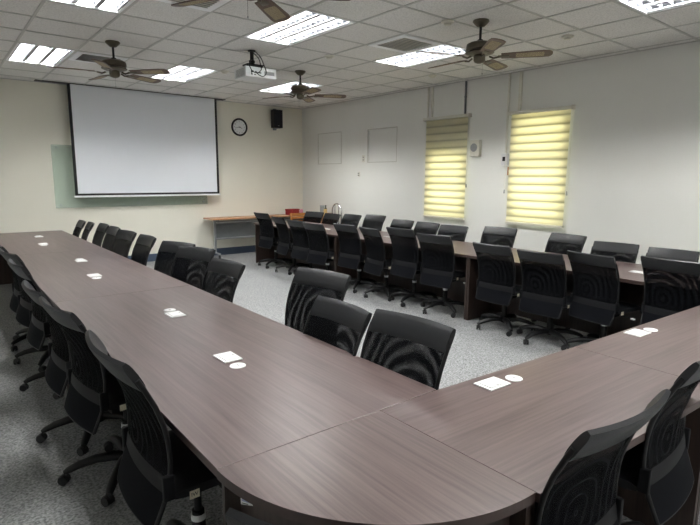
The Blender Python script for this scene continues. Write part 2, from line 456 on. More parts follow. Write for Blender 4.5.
for i, (x, y) in enumerate(FIX):
    o = lt if i == 0 else copy_tree(lt, None, lc)
    o.location = (x + P / 2, y + P, ZC); tag(o, LL[(x, y)], 'light', 'recessed ceiling lights')

# ------------------------------------------------------------------ vents, detectors
def make_vent(label, x, y):
    t = thing('ceiling_vent', label, 'vent', (x, y, ZC), 0, 'square ceiling vents')
    b = MB(); h = .29
    for x0, x1, y0, y1 in ((-h, h, -h, -h + .07), (-h, h, h - .07, h), (-h, -h + .07, -h + .07, h - .07), (h - .07, h, -h + .07, h - .07)): b.box(x0, x1, y0, y1, -.014, -.006)
    b.build('vent_frame', M['enamel'], t, bevel=.003)
    MB().box(-.225, .225, -.225, .225, -.0095, -.0065).build('vent_backing', M['off_white'], t)
    b = MB()
    for k in range(9):
        yy = -.19 + k * .0475
        b.box(-.22, .22, -.012, .012, -.001, .001, T=Matrix.Translation((0, yy, -.013)) @ Matrix.Rotation(R(28), 4, 'X'))
    b.build('vent_slats', M['strip'], t)
make_vent('square white ceiling vent beside the light at the right ceiling fan', 4.265, 4.385)
make_vent('square white ceiling vent behind the left ceiling fan', 1.825, 7.435)
make_vent('square white ceiling vent at the top edge, behind the near ceiling fan', 1.825, 4.385)
for x, y, l in ((3.96, 3.50, 'round beige detector on the ceiling just left of the right ceiling fan'),
                (3.96, 5.38, 'round beige detector on the ceiling between projector and long light'),
                (5.82, 5.40, 'round beige detector on the ceiling above the left window blind'),
                (5.30, 3.05, 'round beige detector on the ceiling at the tip of the right fan blade'),
                (3.4, 7.1, 'round beige detector on the ceiling behind the projector')):
    t = thing('smoke_detector', l, 'detector', (x, y, ZC - .006), 0, 'ceiling detectors')
    MB().lathe([(0, 0), (.06, 0), (.062, -.012), (.05, -.02), (0, -.02)]).build('detector_base', M['off_white'], t, smooth=40)
    MB().lathe([(0, -.02), (.036, -.02), (.032, -.034), (0, -.038)]).build('sensor_head', M['off_white'], t, smooth=40)

# ------------------------------------------------------------------ ceiling fans
def make_fan():
    t = thing('ceiling_fan', 'x', 'fan', (0, 0, 0), 0)
    MB().lathe([(0, 0), (.075, 0), (.078, -.012), (.062, -.03), (.035, -.055), (.02, -.06), (0, -.06)]).build('canopy', M['bronze'], t, smooth=35)
    MB().lathe([(0, -.05), (.012, -.05), (.012, -.17), (.026, -.172), (.028, -.19), (.018, -.2), (0, -.2)]).build('downrod', M['black'], t, smooth=35)
    MB().lathe([(0, -.19), (.03, -.19), (.10, -.2), (.125, -.215), (.13, -.235), (.13, -.26), (.118, -.275), (.135, -.283), (.135, -.292), (.09, -.31), (0, -.31)]).build('motor_housing', M['bronze'], t, smooth=35)
    MB().lathe([(0, -.31), (.05, -.31), (.055, -.325), (.055, -.36), (.045, -.375), (.02, -.385), (0, -.387)]).build('switch_housing', M['bronze'], t, smooth=35)
    MB().tube([(.03, .03, -.375), (.03, .03, -.47)], .0015, 6).lathe([(0, .012), (.006, 0), (0, -.014)], (.03, .03, -.475), 8).build('pull_chain', M['chrome'], t)
    for k in range(5):
        b = MB(); poly = []
        w0, w1 = .052, .07
        poly += [(.2, -w0), (.3, -w0 - .006), (.56, -w1)]
        for j in range(1, 8):
            a = -PI / 2 + j * PI / 8
            poly.append((.60 + .055 * math.cos(a), w1 * math.sin(a)))
        poly += [(.56, w1), (.3, w0 + .006), (.2, w0)]
        b.prism(poly, -.003, .003)
        bl = b.build('blade', M['blade'], t, bevel=.001)
        b = MB(); q = []
        for j in range(24):
            a = 2 * PI * j / 24
            cx = .455 + .125 * max(-1, min(1, 1.35 * math.cos(a))); q.append((cx, .044 * max(-1, min(1, 1.35 * math.sin(a)))))
        b.prism(q, -.0045, .0045); b.build('cane_panel', M['cane'], bl)
        b = MB().box(.17, .27, -.022, .022, -.009, -.0035, bev=.002).tube([(.09, 0, .0), (.13, 0, -.018), (.18, 0, -.008)], .009, 8)
        b.build('blade_bracket', M['bronze'], bl, smooth=40)
        bl.location = (0, 0, -.328); bl.rotation_euler = (R(-12), 0, k * 2 * PI / 5)
    return t
fan = make_fan(); fc = make_cache(fan)
for i, (x, y, a, l) in enumerate(((1.74, 6.42, 25, 'pewter ceiling fan in front of the projector screen left top corner'),
                                  (4.22, 6.42, 41, 'pewter ceiling fan with dark blades near the wall speaker'),
                                  (4.2, 3.3, 304, 'pewter ceiling fan with pale cane insets before the window blinds'),
                                  (1.66, 3.08, 40, 'ceiling fan cut off by the top edge, above the projector'))):
    o = fan if i == 0 else copy_tree(fan, None, fc)
    o.location = (x, y, ZC - .0005); o.rotation_euler = (0, 0, R(a)); tag(o, l, 'fan', 'ceiling fans')

# ------------------------------------------------------------------ projector
t = thing('projector', 'white ceiling projector hanging from a black pole with loose cables', 'projector', (3.17, 5.76, ZC), R(-3))
MB().box(-.20, .20, -.12, .20, -.322, -.205, bev=.012).build('projector_body', M['white_plastic'], t, smooth=40)
MB().lathe([(0, 0), (.04, 0), (.04, .03), (.03, .032), (.028, .012), (0, .01)], n=20, T=Matrix.Translation((-.08, .196, -.262)) @ Matrix.Rotation(-PI / 2, 4, 'X')).build('lens', M['black'], t, smooth=40)
b = MB()
for k in range(7): b.box(-.2035, -.1995, -.08, .14, -.305 + k * .012, -.299 + k * .012)
b.build('side_grille', M['grey_plastic'], t)
b = MB()
for x0, w, z0, h in ((-.13, .03, -.27, .02), (-.08, .022, -.27, .014), (-.04, .04, -.275, .012), (-.13, .02, -.298, .012), (-.09, .02, -.298, .01)): b.box(x0, x0 + w, -.1215, -.118, z0, z0 + h)
b.build('connector_sockets', M['black'], t)
MB().box(.04, .17, -.1212, -.1185, -.285, -.245).build('connector_plate', M['grey_plastic'], t)
MB().lathe([(0, 0), (.045, 0), (.045, -.012), (.022, -.016), (.022, -.11), (.035, -.112), (.035, -.14), (0, -.14)], (-.06, 0, -.006), 20).box(-.15, .06, -.07, .07, -.176, -.166).box(-.15, -.14, -.06, -.045, -.216, -.168).box(.04, .05, -.06, -.045, -.216, -.168).box(-.15, -.14, .045, .06, -.216, -.168).box(.04, .05, .045, .06, -.216, -.168).box(-.075, -.045, -.025, .025, -.167, -.144).build('ceiling_mount', M['black'], t)
for pts in ([(-.04, -.03, -.012), (.01, -.08, -.08), (.045, -.10, -.17), (.05, -.15, -.26), (.01, -.16, -.31), (-.04, -.15, -.30), (-.07, -.122, -.265)],
            [(-.08, -.02, -.012), (-.02, -.09, -.10), (.0, -.11, -.19), (-.02, -.16, -.24), (-.07, -.17, -.28), (-.12, -.122, -.262)],
            [(-.05, .0, -.10), (-.12, -.08, -.15), (-.15, -.12, -.2), (-.14, -.15, -.25), (-.12, -.121, -.29)]):
    pp = []
    for a, b2, c2, d2 in zip([pts[0]] + pts[:-2], pts[:-1], pts[1:], pts[2:] + [pts[-1]]):
        for s_ in range(5):
            u = s_ / 5; A, B, C, D = map(Vector, (a, b2, c2, d2))
            pp.append(.5 * (2 * B + (C - A) * u + (2 * A - 5 * B + 4 * C - D) * u * u + (3 * B - A - 3 * C + D) * u ** 3))
    pp.append(Vector(pts[-1])); MB().tube(pp, .005, 6).build('cable', M['black'], t, smooth=60)

# ------------------------------------------------------------------ back wall items
t = thing('projection_screen', 'large white pull-down projection screen with black border', 'screen', (3.17, 9.70, 1.222), R(0))
sw = 1.285; Hs = ZC - 1.222
MB().box(-sw, sw, -.0015, .0015, .03, Hs).build('screen_fabric', M['black'], t)
MB().box(-sw + .045, sw - .045, -.0035, -.0018, .065, Hs).build('screen_surface', M['screen'], t)
MB().box(-sw - .015, sw + .02, -.012, .012, 0, .03, bev=.004).build('bottom_bar', M['enamel'], t)
MB().box(-1.73, 1.46, -.04, .09, Hs - .012, Hs - .001).build('screen_slot_shade', M['dark_grey'], t)  # flat dark strip paints the shade inside the open ceiling slot

t = thing('glass_writing_board', 'pale green glass writing board on the wall behind the projection screen', 'board', (2.94, 9.868, 1.045))
MB().box(-1.33, 1.33, -.004, .004, 0, 1.04, bev=.002).build('glass_panel', M['glassboard'], t)
for x in (-1.25, 0, 1.25):
    for z in (.05, .99): MB().lathe([(0, -.03), (.014, -.03), (.014, .006), (.017, .007), (.017, .016), (0, .018)], n=14, T=Matrix.Translation((x, 0, z)) @ Matrix.Rotation(PI / 2, 4, 'X')).build('standoff', M['alu'], t, smooth=40)

t = thing('wall_clock', 'round wall clock with black rim and white face, right of the screen', 'clock', (5.02, 9.9, 2.575))
RY = Matrix.Rotation(PI / 2, 4, 'X')
MB().lathe([(.14, 0), (.175, 0), (.178, .02), (.168, .036), (.152, .034), (.14, .018)], n=48, T=RY).build('clock_rim', M['black'], t, smooth=50)
MB().lathe([(0, 0), (.142, 0), (.142, .014), (0, .014)], n=40, T=RY).build('clock_face', M['face'], t)
def text(body, size, m, parent, loc, rot, ex=.0006, al='CENTER'):
    c = bpy.data.curves.new('lettering', 'FONT'); c.body = body; c.size = size; c.extrude = ex; c.align_x = al; c.align_y = 'CENTER'
    q = bpy.data.objects.new('tmp', c); c.materials.append(m); c.resolution_u = 3
    me = bpy.data.meshes.new_from_object(q); bpy.data.objects.remove(q); bpy.data.curves.remove(c)
    me.materials.clear(); me.materials.append(m)
    o = bpy.data.objects.new('lettering', me); COL.objects.link(o); o.parent = parent; o.location = loc; o.rotation_euler = rot
    return o
numm = MB().box(-.0001, .0001, -.0146, -.0144, -.0001, .0001).build('clock_numerals', M['ink'], t)
for h in range(1, 13):
    a = R(90 - 30 * h); text(str(h), .034, M['ink'], numm, (.112 * math.cos(a), -.0148, .112 * math.sin(a)), (PI / 2, 0, 0))
def hand(name, ang, ln, w, y):
    MB().box(-w, w, y - .001, y, -.02, ln, T=Matrix.Rotation(R(ang), 4, 'Y')).build(name, M['ink'], t)
hand('hour_hand', 111, .062, .005, -.017); hand('minute_hand', 258, .098, .0035, -.019)
MB().lathe([(0, .014), (.009, .014), (.009, .022), (0, .022)], n=12, T=RY).build('clock_pin', M['ink'], t)

t = thing('wall_speaker', 'black box speaker mounted high on the back wall by the corner', 'speaker', (5.83, 9.76, 2.60), R(0))
MB().box(-.105, .105, -.05, .08, 0, .37, bev=.006).build('speaker_cabinet', M['black'], t)
MB().box(-.098, .098, -.058, -.0505, .01, .36, bev=.004).build('speaker_grille', M['speaker'], t)
MB().box(-.018, .018, -.0595, -.0582, .04, .048).build('speaker_badge', M['alu'], t)
MB().box(-.03, .03, .081, .14, -.04, .40, bev=.003).box(-.025, .025, -.03, .09, -.012, -.0005).build('speaker_bracket', M['grey_metal'], t)

# side table on casters
t = thing('folding_table', 'beech-topped folding table with grey metal frame against back wall', 'table', (5.36, 9.63, 0))
tw = 1.2
MB().box(-tw, tw, -.22, .22, .755, .78, bev=.003).build('tabletop', M['beech'], t)
for s in (-1, 1):
    x = s * (tw - .14)
    MB().box(x - .022, x + .022, -.02, .02, .10, .74, bev=.004).box(x - .018, x + .018, -.17, .17, .735, .754).build('leg', M['alu'], t)
    f = MB().box(x - .02, x + .02, -.21, .21, .075, .105, bev=.006).build('foot', M['alu'], t)
    for y in (-.19, .19):
        MB().tube([(x - .012, y, .03), (x + .012, y, .03)], .03, 14).box(x - .005, x + .005, y - .01, y + .01, .045, .08).build('caster', M['black'], f, smooth=40)
MB().box(-tw + .1, tw - .1, -.19, -.16, .69, .72, bev=.004).build('front_rail', M['alu'], t)
MB().box(-tw + .16, tw - .16, -.012, .012, .35, .38, bev=.004).build('crossbar', M['alu'], t)
MB().box(-tw + .17, tw - .17, .02, .026, .38, .72).build('modesty_panel', M['grey_metal'], t)
MB().box(-tw + .18, tw - .18, -.16, -.02, .66, .668).build('under_shelf', M['grey_metal'], t)
t = thing('gift_box', 'dark red cardboard box on the beech folding table', 'box', (6.08, 9.60, .78), R(3))
MB().box(-.14, .14, -.06, .06, 0, .10, bev=.003).build('box_base', M['red'], t); MB().box(-.145, .145, -.065, .065, .10, .125, bev=.003).build('box_lid', M['red'], t)
t = thing('gift_bag', 'small pink and white wrapped bag beside the dark red box', 'bag', (6.31, 9.6, .78), R(-10))
MB().shell(lambda u, v: (.05 * math.cos(2 * PI * u) * (1 - .25 * v), .03 * math.sin(2 * PI * u) * (1 - .6 * v), .11 * v), 14, 6, .002).build('bag_body', M['pink'], t, smooth=50)
MB().tube([(-.02, 0, .108), (-.012, 0, .13), (.012, 0, .13), (.02, 0, .108)], .003, 6).build('bag_handle', M['white_plastic'], t)

# low cabinet near the corner with two containers
t = thing('low_cabinet', 'low honey-wood cabinet against the right wall near the corner', 'cabinet', (6.36, 8.98, 0), PI / 2)
MB().box(-.24, .24, -.17, .17, .05, .82, bev=.004).build('cabinet_body', M['pine'], t); MB().box(-.25, .25, -.18, .18, .82, .845, bev=.004).build('cabinet_top', M['pine'], t)
for s in (-1, 1):
    d = MB().box(-.225 if s < 0 else .004, -.004 if s < 0 else .225, .171, .186, .08, .79, bev=.003).build('door', M['pine'], t)
    MB().box(s * .03 - .006, s * .03 + .006, .187, .2, .4, .5, bev=.003).build('handle', M['alu'], d)
MB().box(-.22, .22, -.15, .15, 0, .05).build('plinth', M['black'], t)
t = thing('canister', 'grey cylindrical canister standing near the room corner', 'canister', (6.36, 8.88, .845))
MB().lathe([(0, 0), (.048, 0), (.05, .01), (.05, .135), (.046, .142), (0, .142)]).build('canister_body', M['grey_plastic'], t, smooth=40); MB().lathe([(0, .142), (.052, .142), (.052, .165), (0, .168)]).build('lid', M['alu'], t, smooth=40)
t = thing('bottle', 'slim black bottle standing right of the grey canister', 'bottle', (6.36, 8.76, .845))
MB().lathe([(0, 0), (.022, 0), (.024, .01), (.024, .10), (.012, .125), (.012, .15), (0, .15)]).build('bottle_body', M['black'], t, smooth=40); MB().lathe([(0, .15), (.014, .15), (.014, .172), (0, .172)]).build('cap', M['dark_grey'], t, smooth=40)

# wooden chair in the corner
def wooden_chair():
    t = thing('wooden_chair', 'honey-coloured wooden armchair with slatted back in far right corner', 'chair', (6.0, 8.80, 0), R(6))
    b = MB()
    for s in (-1, 1):
        x = s * .27
        MB().box(x - .02, x + .02, -.24, -.2, 0, .6, bev=.004).build('leg', M['pine'], t)
        MB().tube([(x, .22, 0), (x, .22, .42), (x, .25, .62), (x, .295, .86)], .024, 8, sq=(1, .8)).build('leg', M['pine'], t, smooth=50)
        MB().box(x - .03, x + .03, -.26, .26, .6, .625, bev=.005).build('armrest', M['pine'], t)
    MB().box(-.26, .26, -.24, .22, .40, .43, bev=.006).build('seat', M['pine'], t)
    for z, y in ((.60, .25), (.68, .262), (.76, .275), (.83, .29)):
        MB().box(-.25, .25, y - .009, y + .009, z - .022, z + .022, bev=.004).build('back_slat', M['pine'], t)
    return t
wooden_chair()
t = thing('wooden_plank_stand', 'pale wooden post stand showing between two far-row chairs', 'stand', (5.86, 8.08, 0), R(8))
MB().box(-.035, .035, -.012, .012, .03, .99, bev=.003).build('post', M['pale_pine'], t)
MB().box(-.12, .12, -.12, .12, 0, .03, bev=.004).build('stand_base', M['pine'], t)

# folding trolley with chrome hoop handle
t = thing('hand_trolley', 'hand trolley with a chrome hoop handle leaning by the right wall', 'trolley', (6.30, 8.30, 0), PI / 2)
pts = [(-.15, 0, .12), (-.15, 0, .92)] + [(-.15 * math.cos(a), 0, .92 + .15 * math.sin(a)) for a in [PI * k / 12 for k in range(1, 12)]] + [(.15, 0, .92), (.15, 0, .12)]
MB().tube(pts, .014, 10).build('hoop_handle', M['chrome'], t, smooth=60)
MB().tube([(-.06, 0, .12), (-.06, 0, 1.035)], .008, 8).tube([(.06, 0, .12), (.06, 0, 1.035)], .008, 8).build('centre_rods', M['chrome'], t, smooth=60)
MB().box(-.2, .2, 0, .36, .085, .105, bev=.005).build('platform', M['grey_metal'], t)
for x in (-.17, .17):
    for y in (.05, .31): MB().tube([(x - .012, y, .04), (x + .012, y, .04)], .04, 16).box(x - .004, x + .004, y - .01, y + .01, .05, .086).build('wheel', M['wheel'], t, smooth=40)

# ------------------------------------------------------------------ right wall fittings
def blind(label, y0, y1, z0, z1, chains):
    t = thing('roller_blind', label, 'blind', (XR, (y0 + y1) / 2, z0), 0, 'striped roller blinds')
    h = (y1 - y0) / 2; H = z1 - z0
    b = MB().box(-.085, -.005, -h - .01, h + .01, H - .045, H, bev=.006); b.build('head_cassette', M['off_white'], t)
    for s in (-1, 1): MB().box(-.09, -.002, s * (h + .011) - .004, s * (h + .011) + .004, H - .05, H + .004, bev=.001).build('end_cap', M['off_white'], t)
    MB().shell(lambda u, v: (-.045 - .003 * math.sin(v * PI * 2 * H / .113), -h + .02 + u * (2 * h - .04), .02 + v * (H - .06)), 2, 84, .001).build('blind_fabric', M['blind'], t, smooth=60)
    MB().box(-.055, -.035, -h + .015, h - .015, 0, .03, bev=.004).build('bottom_rail', M['off_white'], t)
    for y, z in chains:
        c = MB().tube([(-.075, y - .007, H - .04), (-.075, y - .007, z + .05 - z0)], .0025, 6).tube([(-.075, y + .007, H - .04), (-.075, y + .007, z + .05 - z0)], .0025, 6).build('control_chain', M['off_white'], t)
        MB().lathe([(0, 0), (.012, 0), (.013, .02), (.009, .055), (0, .055)], (-.075, y, z - z0), 12).build('chain_weight', M['grey_plastic'], c, smooth=40)
blind('greenish striped roller blind lit only in its lower part, left window', 5.25, 6.15, .94, 2.56, [(-.47, 1.45)])
blind('yellow striped roller blind glowing over its whole height, right window', 3.6, 4.52, .95, 2.52, [(-.48, 1.38), (.475, 1.38)])
def conduit(label, y, z0, z1, m, r=.016, y2=None):
    t = thing('wall_conduit', label, 'conduit', (XR - .016, y, z0))
    MB().box(-.016, .014, -r, r, 0, z1 - z0, bev=.002).build('conduit_duct', m, t)
    MB().box(-.019, .0155, -r - .003, r + .003, (z1 - z0) * .5, (z1 - z0) * .5 + .02, bev=.001).build('clip', m, t)
conduit('slim off-white conduit above left blind, the one closer to the corner', 6.13, 2.57, ZC - .01, M['off_white'], .009)
conduit('off-white conduit above left blind, the wider one of the close pair', 6.04, 2.57, ZC - .01, M['off_white'], .014)
conduit('dark grey conduit running up from the right end of left blind', 5.36, 2.57, ZC - .01, M['grey_metal'], .010)
conduit('long off-white conduit running from ceiling down to the controller box', 4.585, 1.96, ZC - .01, M['off_white'], .010)
conduit('off-white conduit above the right blind, beside the longer conduit', 4.40, 2.53, ZC - .01, M['off_white'], .020)
t = thing('intercom_speaker', 'white wall box with round grey speaker beside left blind', 'speaker', (XR - .04, 5.11, 1.92), R(0))
MB().box(-.03, .04, -.085, .085, 0, .24, bev=.008).build('speaker_case', M['off_white'], t)
MB().lathe([(0, 0), (.062, 0), (.062, .004), (.05, .006), (0, .006)], n=24, T=Matrix.Translation((-.03, .01, .13)) @ Matrix.Rotation(-PI / 2, 4, 'Y')).build('speaker_cone_grille', M['grey_plastic'], t)
t = thing('controller_box', 'white wall controller with small black display beside right blind', 'controller', (XR - .03, 4.56, 1.78))
MB().box(-.03, .03, -.06, .07, 0, .17, bev=.006).build('controller_case', M['white_plastic'], t)
MB().box(-.033, -.0305, .0, .045, .06, .12, bev=.001).build('display', M['black'], t)
t = thing('switch_plate', 'tan wall switch plate directly below the white controller', 'switch', (XR - .008, 4.51, 1.64))
MB().box(-.006, .008, -.035, .035, 0, .12, bev=.003).build('plate', M['beech'], t); MB().box(-.012, -.0065, -.012, .012, .045, .075, bev=.002).build('switch_button', M['white_plastic'], t)
t = thing('wall_socket', 'small off-white wall socket left of the larger sealed wall recess', 'socket', (XR - .006, 7.78, 1.88))
MB().box(-.006, .006, -.04, .04, 0, .13, bev=.003).build('plate', M['off_white'], t); MB().box(-.008, -.0062, -.02, .02, .03, .05).box(-.008, -.0062, -.02, .02, .08, .10).build('socket_holes', M['grey_plastic'], t)
t = thing('wall_hook', 'small metal fitting on the right wall below the socket', 'hook', (XR - .008, 7.90, 1.6))
MB().box(-.004, .008, -.02, .02, 0, .1, bev=.002).build('hook_plate', M['off_white'], t); MB().tube([(-.004, 0, .07), (-.03, 0, .06), (-.03, 0, .08)], .006, 8).tube([(-.004, 0, .03), (-.03, 0, .02), (-.03, 0, .04)], .006, 8).build('hook_prongs', M['black'], t)

# ------------------------------------------------------------------ conference tables
TH = .75
def table(label, ox, oy, rz, L_, W_, modesty=.5, panels=(1, 1), skew=0.0):
    """local x along the length, y across (0..W_)"""
    t = thing('conference_table', label, 'table', (ox, oy, 0), rz, 'dark laminate conference tables')
    g_ = .0012
    MB().prism([(g_ + skew, 0), (L_ - g_, 0), (L_ - g_, W_)] + ([(.31, W_ + .31 * skew / W_)] if skew else []) + [(g_, W_)], TH - .03, TH, side_mi=1).build('tabletop', [M['wood_top'], M['wood_edge']], t, bevel=.0015)
    if panels[0]: MB().box(.003 + max(0, skew), .028 + max(0, skew), .03, W_ - .03, 0, TH - .031).build('end_panel', M['wood_panel'], t, bevel=.001)
    if panels[1]: MB().box(L_ - .028, L_ - .003, .03, W_ - .03, 0, TH - .031).build('end_panel', M['wood_panel'], t, bevel=.001)
    MB().box(.029, L_ - .029, W_ * modesty - .009, W_ * modesty + .009, .06, TH - .031).build('modesty_panel', M['wood_panel'], t)
    return t
# left arm: length runs along +Y, local y -> -X ; origin at inner edge
LX0, LX1 = .58, 1.53; LS = 2.57
for k, l in enumerate(('dark wood table at near end of left run, joining the rounded corner', 'dark wood table in the middle of the left run', 'dark wood table at far end of left run, nearest the projection screen')):
    table(l, LX1, 1.34 + k * LS, PI / 2, LS, LX1 - LX0)
RX0, RX1 = 4.60, 5.55; RS = 2.468
for k, l in enumerate(('dark wood table at near end of right run, nearest the viewer', 'dark wood table in the middle of the right run, by the blinds', 'dark wood table at far end of right run, nearest the beech folding table')):
    table(l, RX1, 1.197 + k * RS, PI / 2, RS, RX1 - RX0)
BA = R(-2.6); bx, by = 1.22, 1.338
nx, ny = math.sin(-BA), math.cos(BA)
ux, uy = math.cos(BA), math.sin(BA)
BW = .65
BO = (bx + .0 - (-math.sin(BA)) * BW * 0, by)
# origin at outer edge so that local y=BW is the inner edge
o1 = (bx - (-uy) * BW, by - ux * BW)
# keep the joint with the corner piece tidy
SK = BW * math.tan(-BA)
def bpt(s, w): return (bx + ux * s + uy * w, by + uy * s - ux * w)   # s along, w outward from inner edge
p = bpt(0, BW); table('short dark wood table of the near cross run, beside the rounded corner', p[0], p[1], BA, 1.285, BW, .87, skew=SK)
p = bpt(1.285, BW); table('long dark wood table of the near cross run, at right edge', p[0], p[1], BA, 2.44, BW, .87)
def corner(label, cx, cy, a0, rad, rz=0):
    t = thing('corner_table', label, 'table', (cx, cy, 0), rz, 'rounded corner tables')
    n = 36; A = [a0 + (PI / 2) * i / n for i in range(n + 1)]
    poly = [(0, 0)] + [(rad * math.cos(a), rad * math.sin(a)) for a in A]
    MB().prism(poly, TH - .03, TH, side_mi=1).build('tabletop', [M['wood_top_cross'], M['wood_edge']], t)
    r0 = rad - .07
    MB().shell(lambda u, v: (r0 * math.cos(a0 + R(2.2) + (PI / 2 - R(4.4)) * u), r0 * math.sin(a0 + R(2.2) + (PI / 2 - R(4.4)) * u), .17 + v * (TH - .201)), 24, 1, .018).build('curved_panel', M['wood_panel'], t, smooth=40)
    c0, s0 = math.cos(a0), math.sin(a0); c1, s1 = math.cos(a0 + PI / 2), math.sin(a0 + PI / 2)
    for (c_, s_, sg) in ((c0, s0, 1), (c1, s1, -1)):
        T_ = Matrix(((c_, -s_, 0, 0), (s_, c_, 0, 0), (0, 0, 1, 0), (0, 0, 0, 1)))
        MB().box(.03, rad - .012, .003 if sg > 0 else -.021, .021 if sg > 0 else -.003, 0, TH - .031, T=T_).build('end_panel', M['wood_panel'], t)
    return t, r0
ct, r0 = corner('dark wood quarter-round corner table nearest the viewer, bottom left', 1.2185, 1.3385, PI, .64)
st = MB(); a = PI + R(5.5); rr_ = r0 + .0095
TT = Matrix.Translation((rr_ * math.cos(a), rr_ * math.sin(a), .655)) @ Matrix.Rotation(a - PI / 2 + PI, 4, 'Z') @ Matrix.Rotation(PI / 2, 4, 'X')
s_ = MB().prism([(-.028, -.026), (.036, .0), (-.028, .034)], 0, .0012, T=TT).build('warning_sticker', M['white_plastic'], ct); tag(s_, 'white triangular sticker')
MB().prism([(-.022, -.012), (.020, .001), (-.022, .024)], .0012, .0018, T=TT).build('sticker_print', M['blue_ink'], s_)
MB().prism([(-.020, -.019), (.012, -.008), (.013, -.0055), (-.020, -.0165)], .0012, .0018, T=TT).build('sticker_caption', M['ink'], s_)
p = bpt(3.725, .0)
corner('dark wood quarter-round corner table at the far end of the cross run', 4.945, 1.168, PI * 1.5, .605)

# power boxes and round covers
def pbox(x, y, rz, near, lb, lr, g1, g2):
    t = thing('power_socket_box', lb, 'socket box', (x, y, TH), rz, g1)
    MB().box(-.065, .065, -.046, .046, 0, .006, bev=.002).build('box_plate', M['white_plastic'], t)
    MB().box(-.05, .05, -.034, .034, .0062, .0095, bev=.0012).build('box_lid', M['white_plastic'], t)
    MB().box(-.008, .008, -.03, -.024, .0096, .0105).build('latch', M['grey_plastic'], t)
    s = -1 if near else 1
    c, sn = math.cos(rz), math.sin(rz); dx, dy = s * .128, (.012 if near else -.012)
    t = thing('round_cable_cover', lr, 'cable cover', (x + c * dx - sn * dy, y + sn * dx + c * dy, TH), rz, g2)
    MB().lathe([(0, 0), (.036, 0), (.036, .003), (.033, .0045), (0, .0045)], n=28).build('cover_disc', M['white_plastic'], t, smooth=40)
    MB().box(-.01, .01, -.004, .004, .0046, .0054).build('finger_notch', M['grey_plastic'], t)
place = ['near end', 'near part, further one', 'middle, nearer one', 'middle, further one', 'far end, nearer one', 'far end, last one']
for k in range(3):
    for q, off in ((0, .86), (1, 1.77)):
        n_ = ('first', 'second', 'third', 'fourth', 'fifth', 'sixth')[2 * k + q]
        pbox(1.025 + (.085 if q else 0), 1.34 + k * LS + off, PI / 2, q == 0, 'white rectangular socket box on left table run, %s from the rounded corner' % n_,
             'white round cable cover on left table run, %s from the rounded corner' % n_, 'socket boxes on the left run', 'round covers on the left run')
        pbox(5.03 + (.05 if q else 0), 1.17 + k * RS + off, PI / 2, q == 0, 'white rectangular socket box on right table run, %s from near end' % n_,
             'white round cable cover on right table run, %s from near end' % n_, 'socket boxes on the right run', 'round covers on the right run')
pbox(1.755, 1.235, BA, False, 'white rectangular socket box on short cross table near the rounded corner', 'white round cable cover on short cross table near the rounded corner', 'socket boxes on the cross run', 'round covers on the cross run')
pbox(3.01, 1.185, BA, False, 'white rectangular socket box on long cross table at right edge', 'white round cable cover on long cross table at right edge', 'socket boxes on the cross run', 'round covers on the cross run')

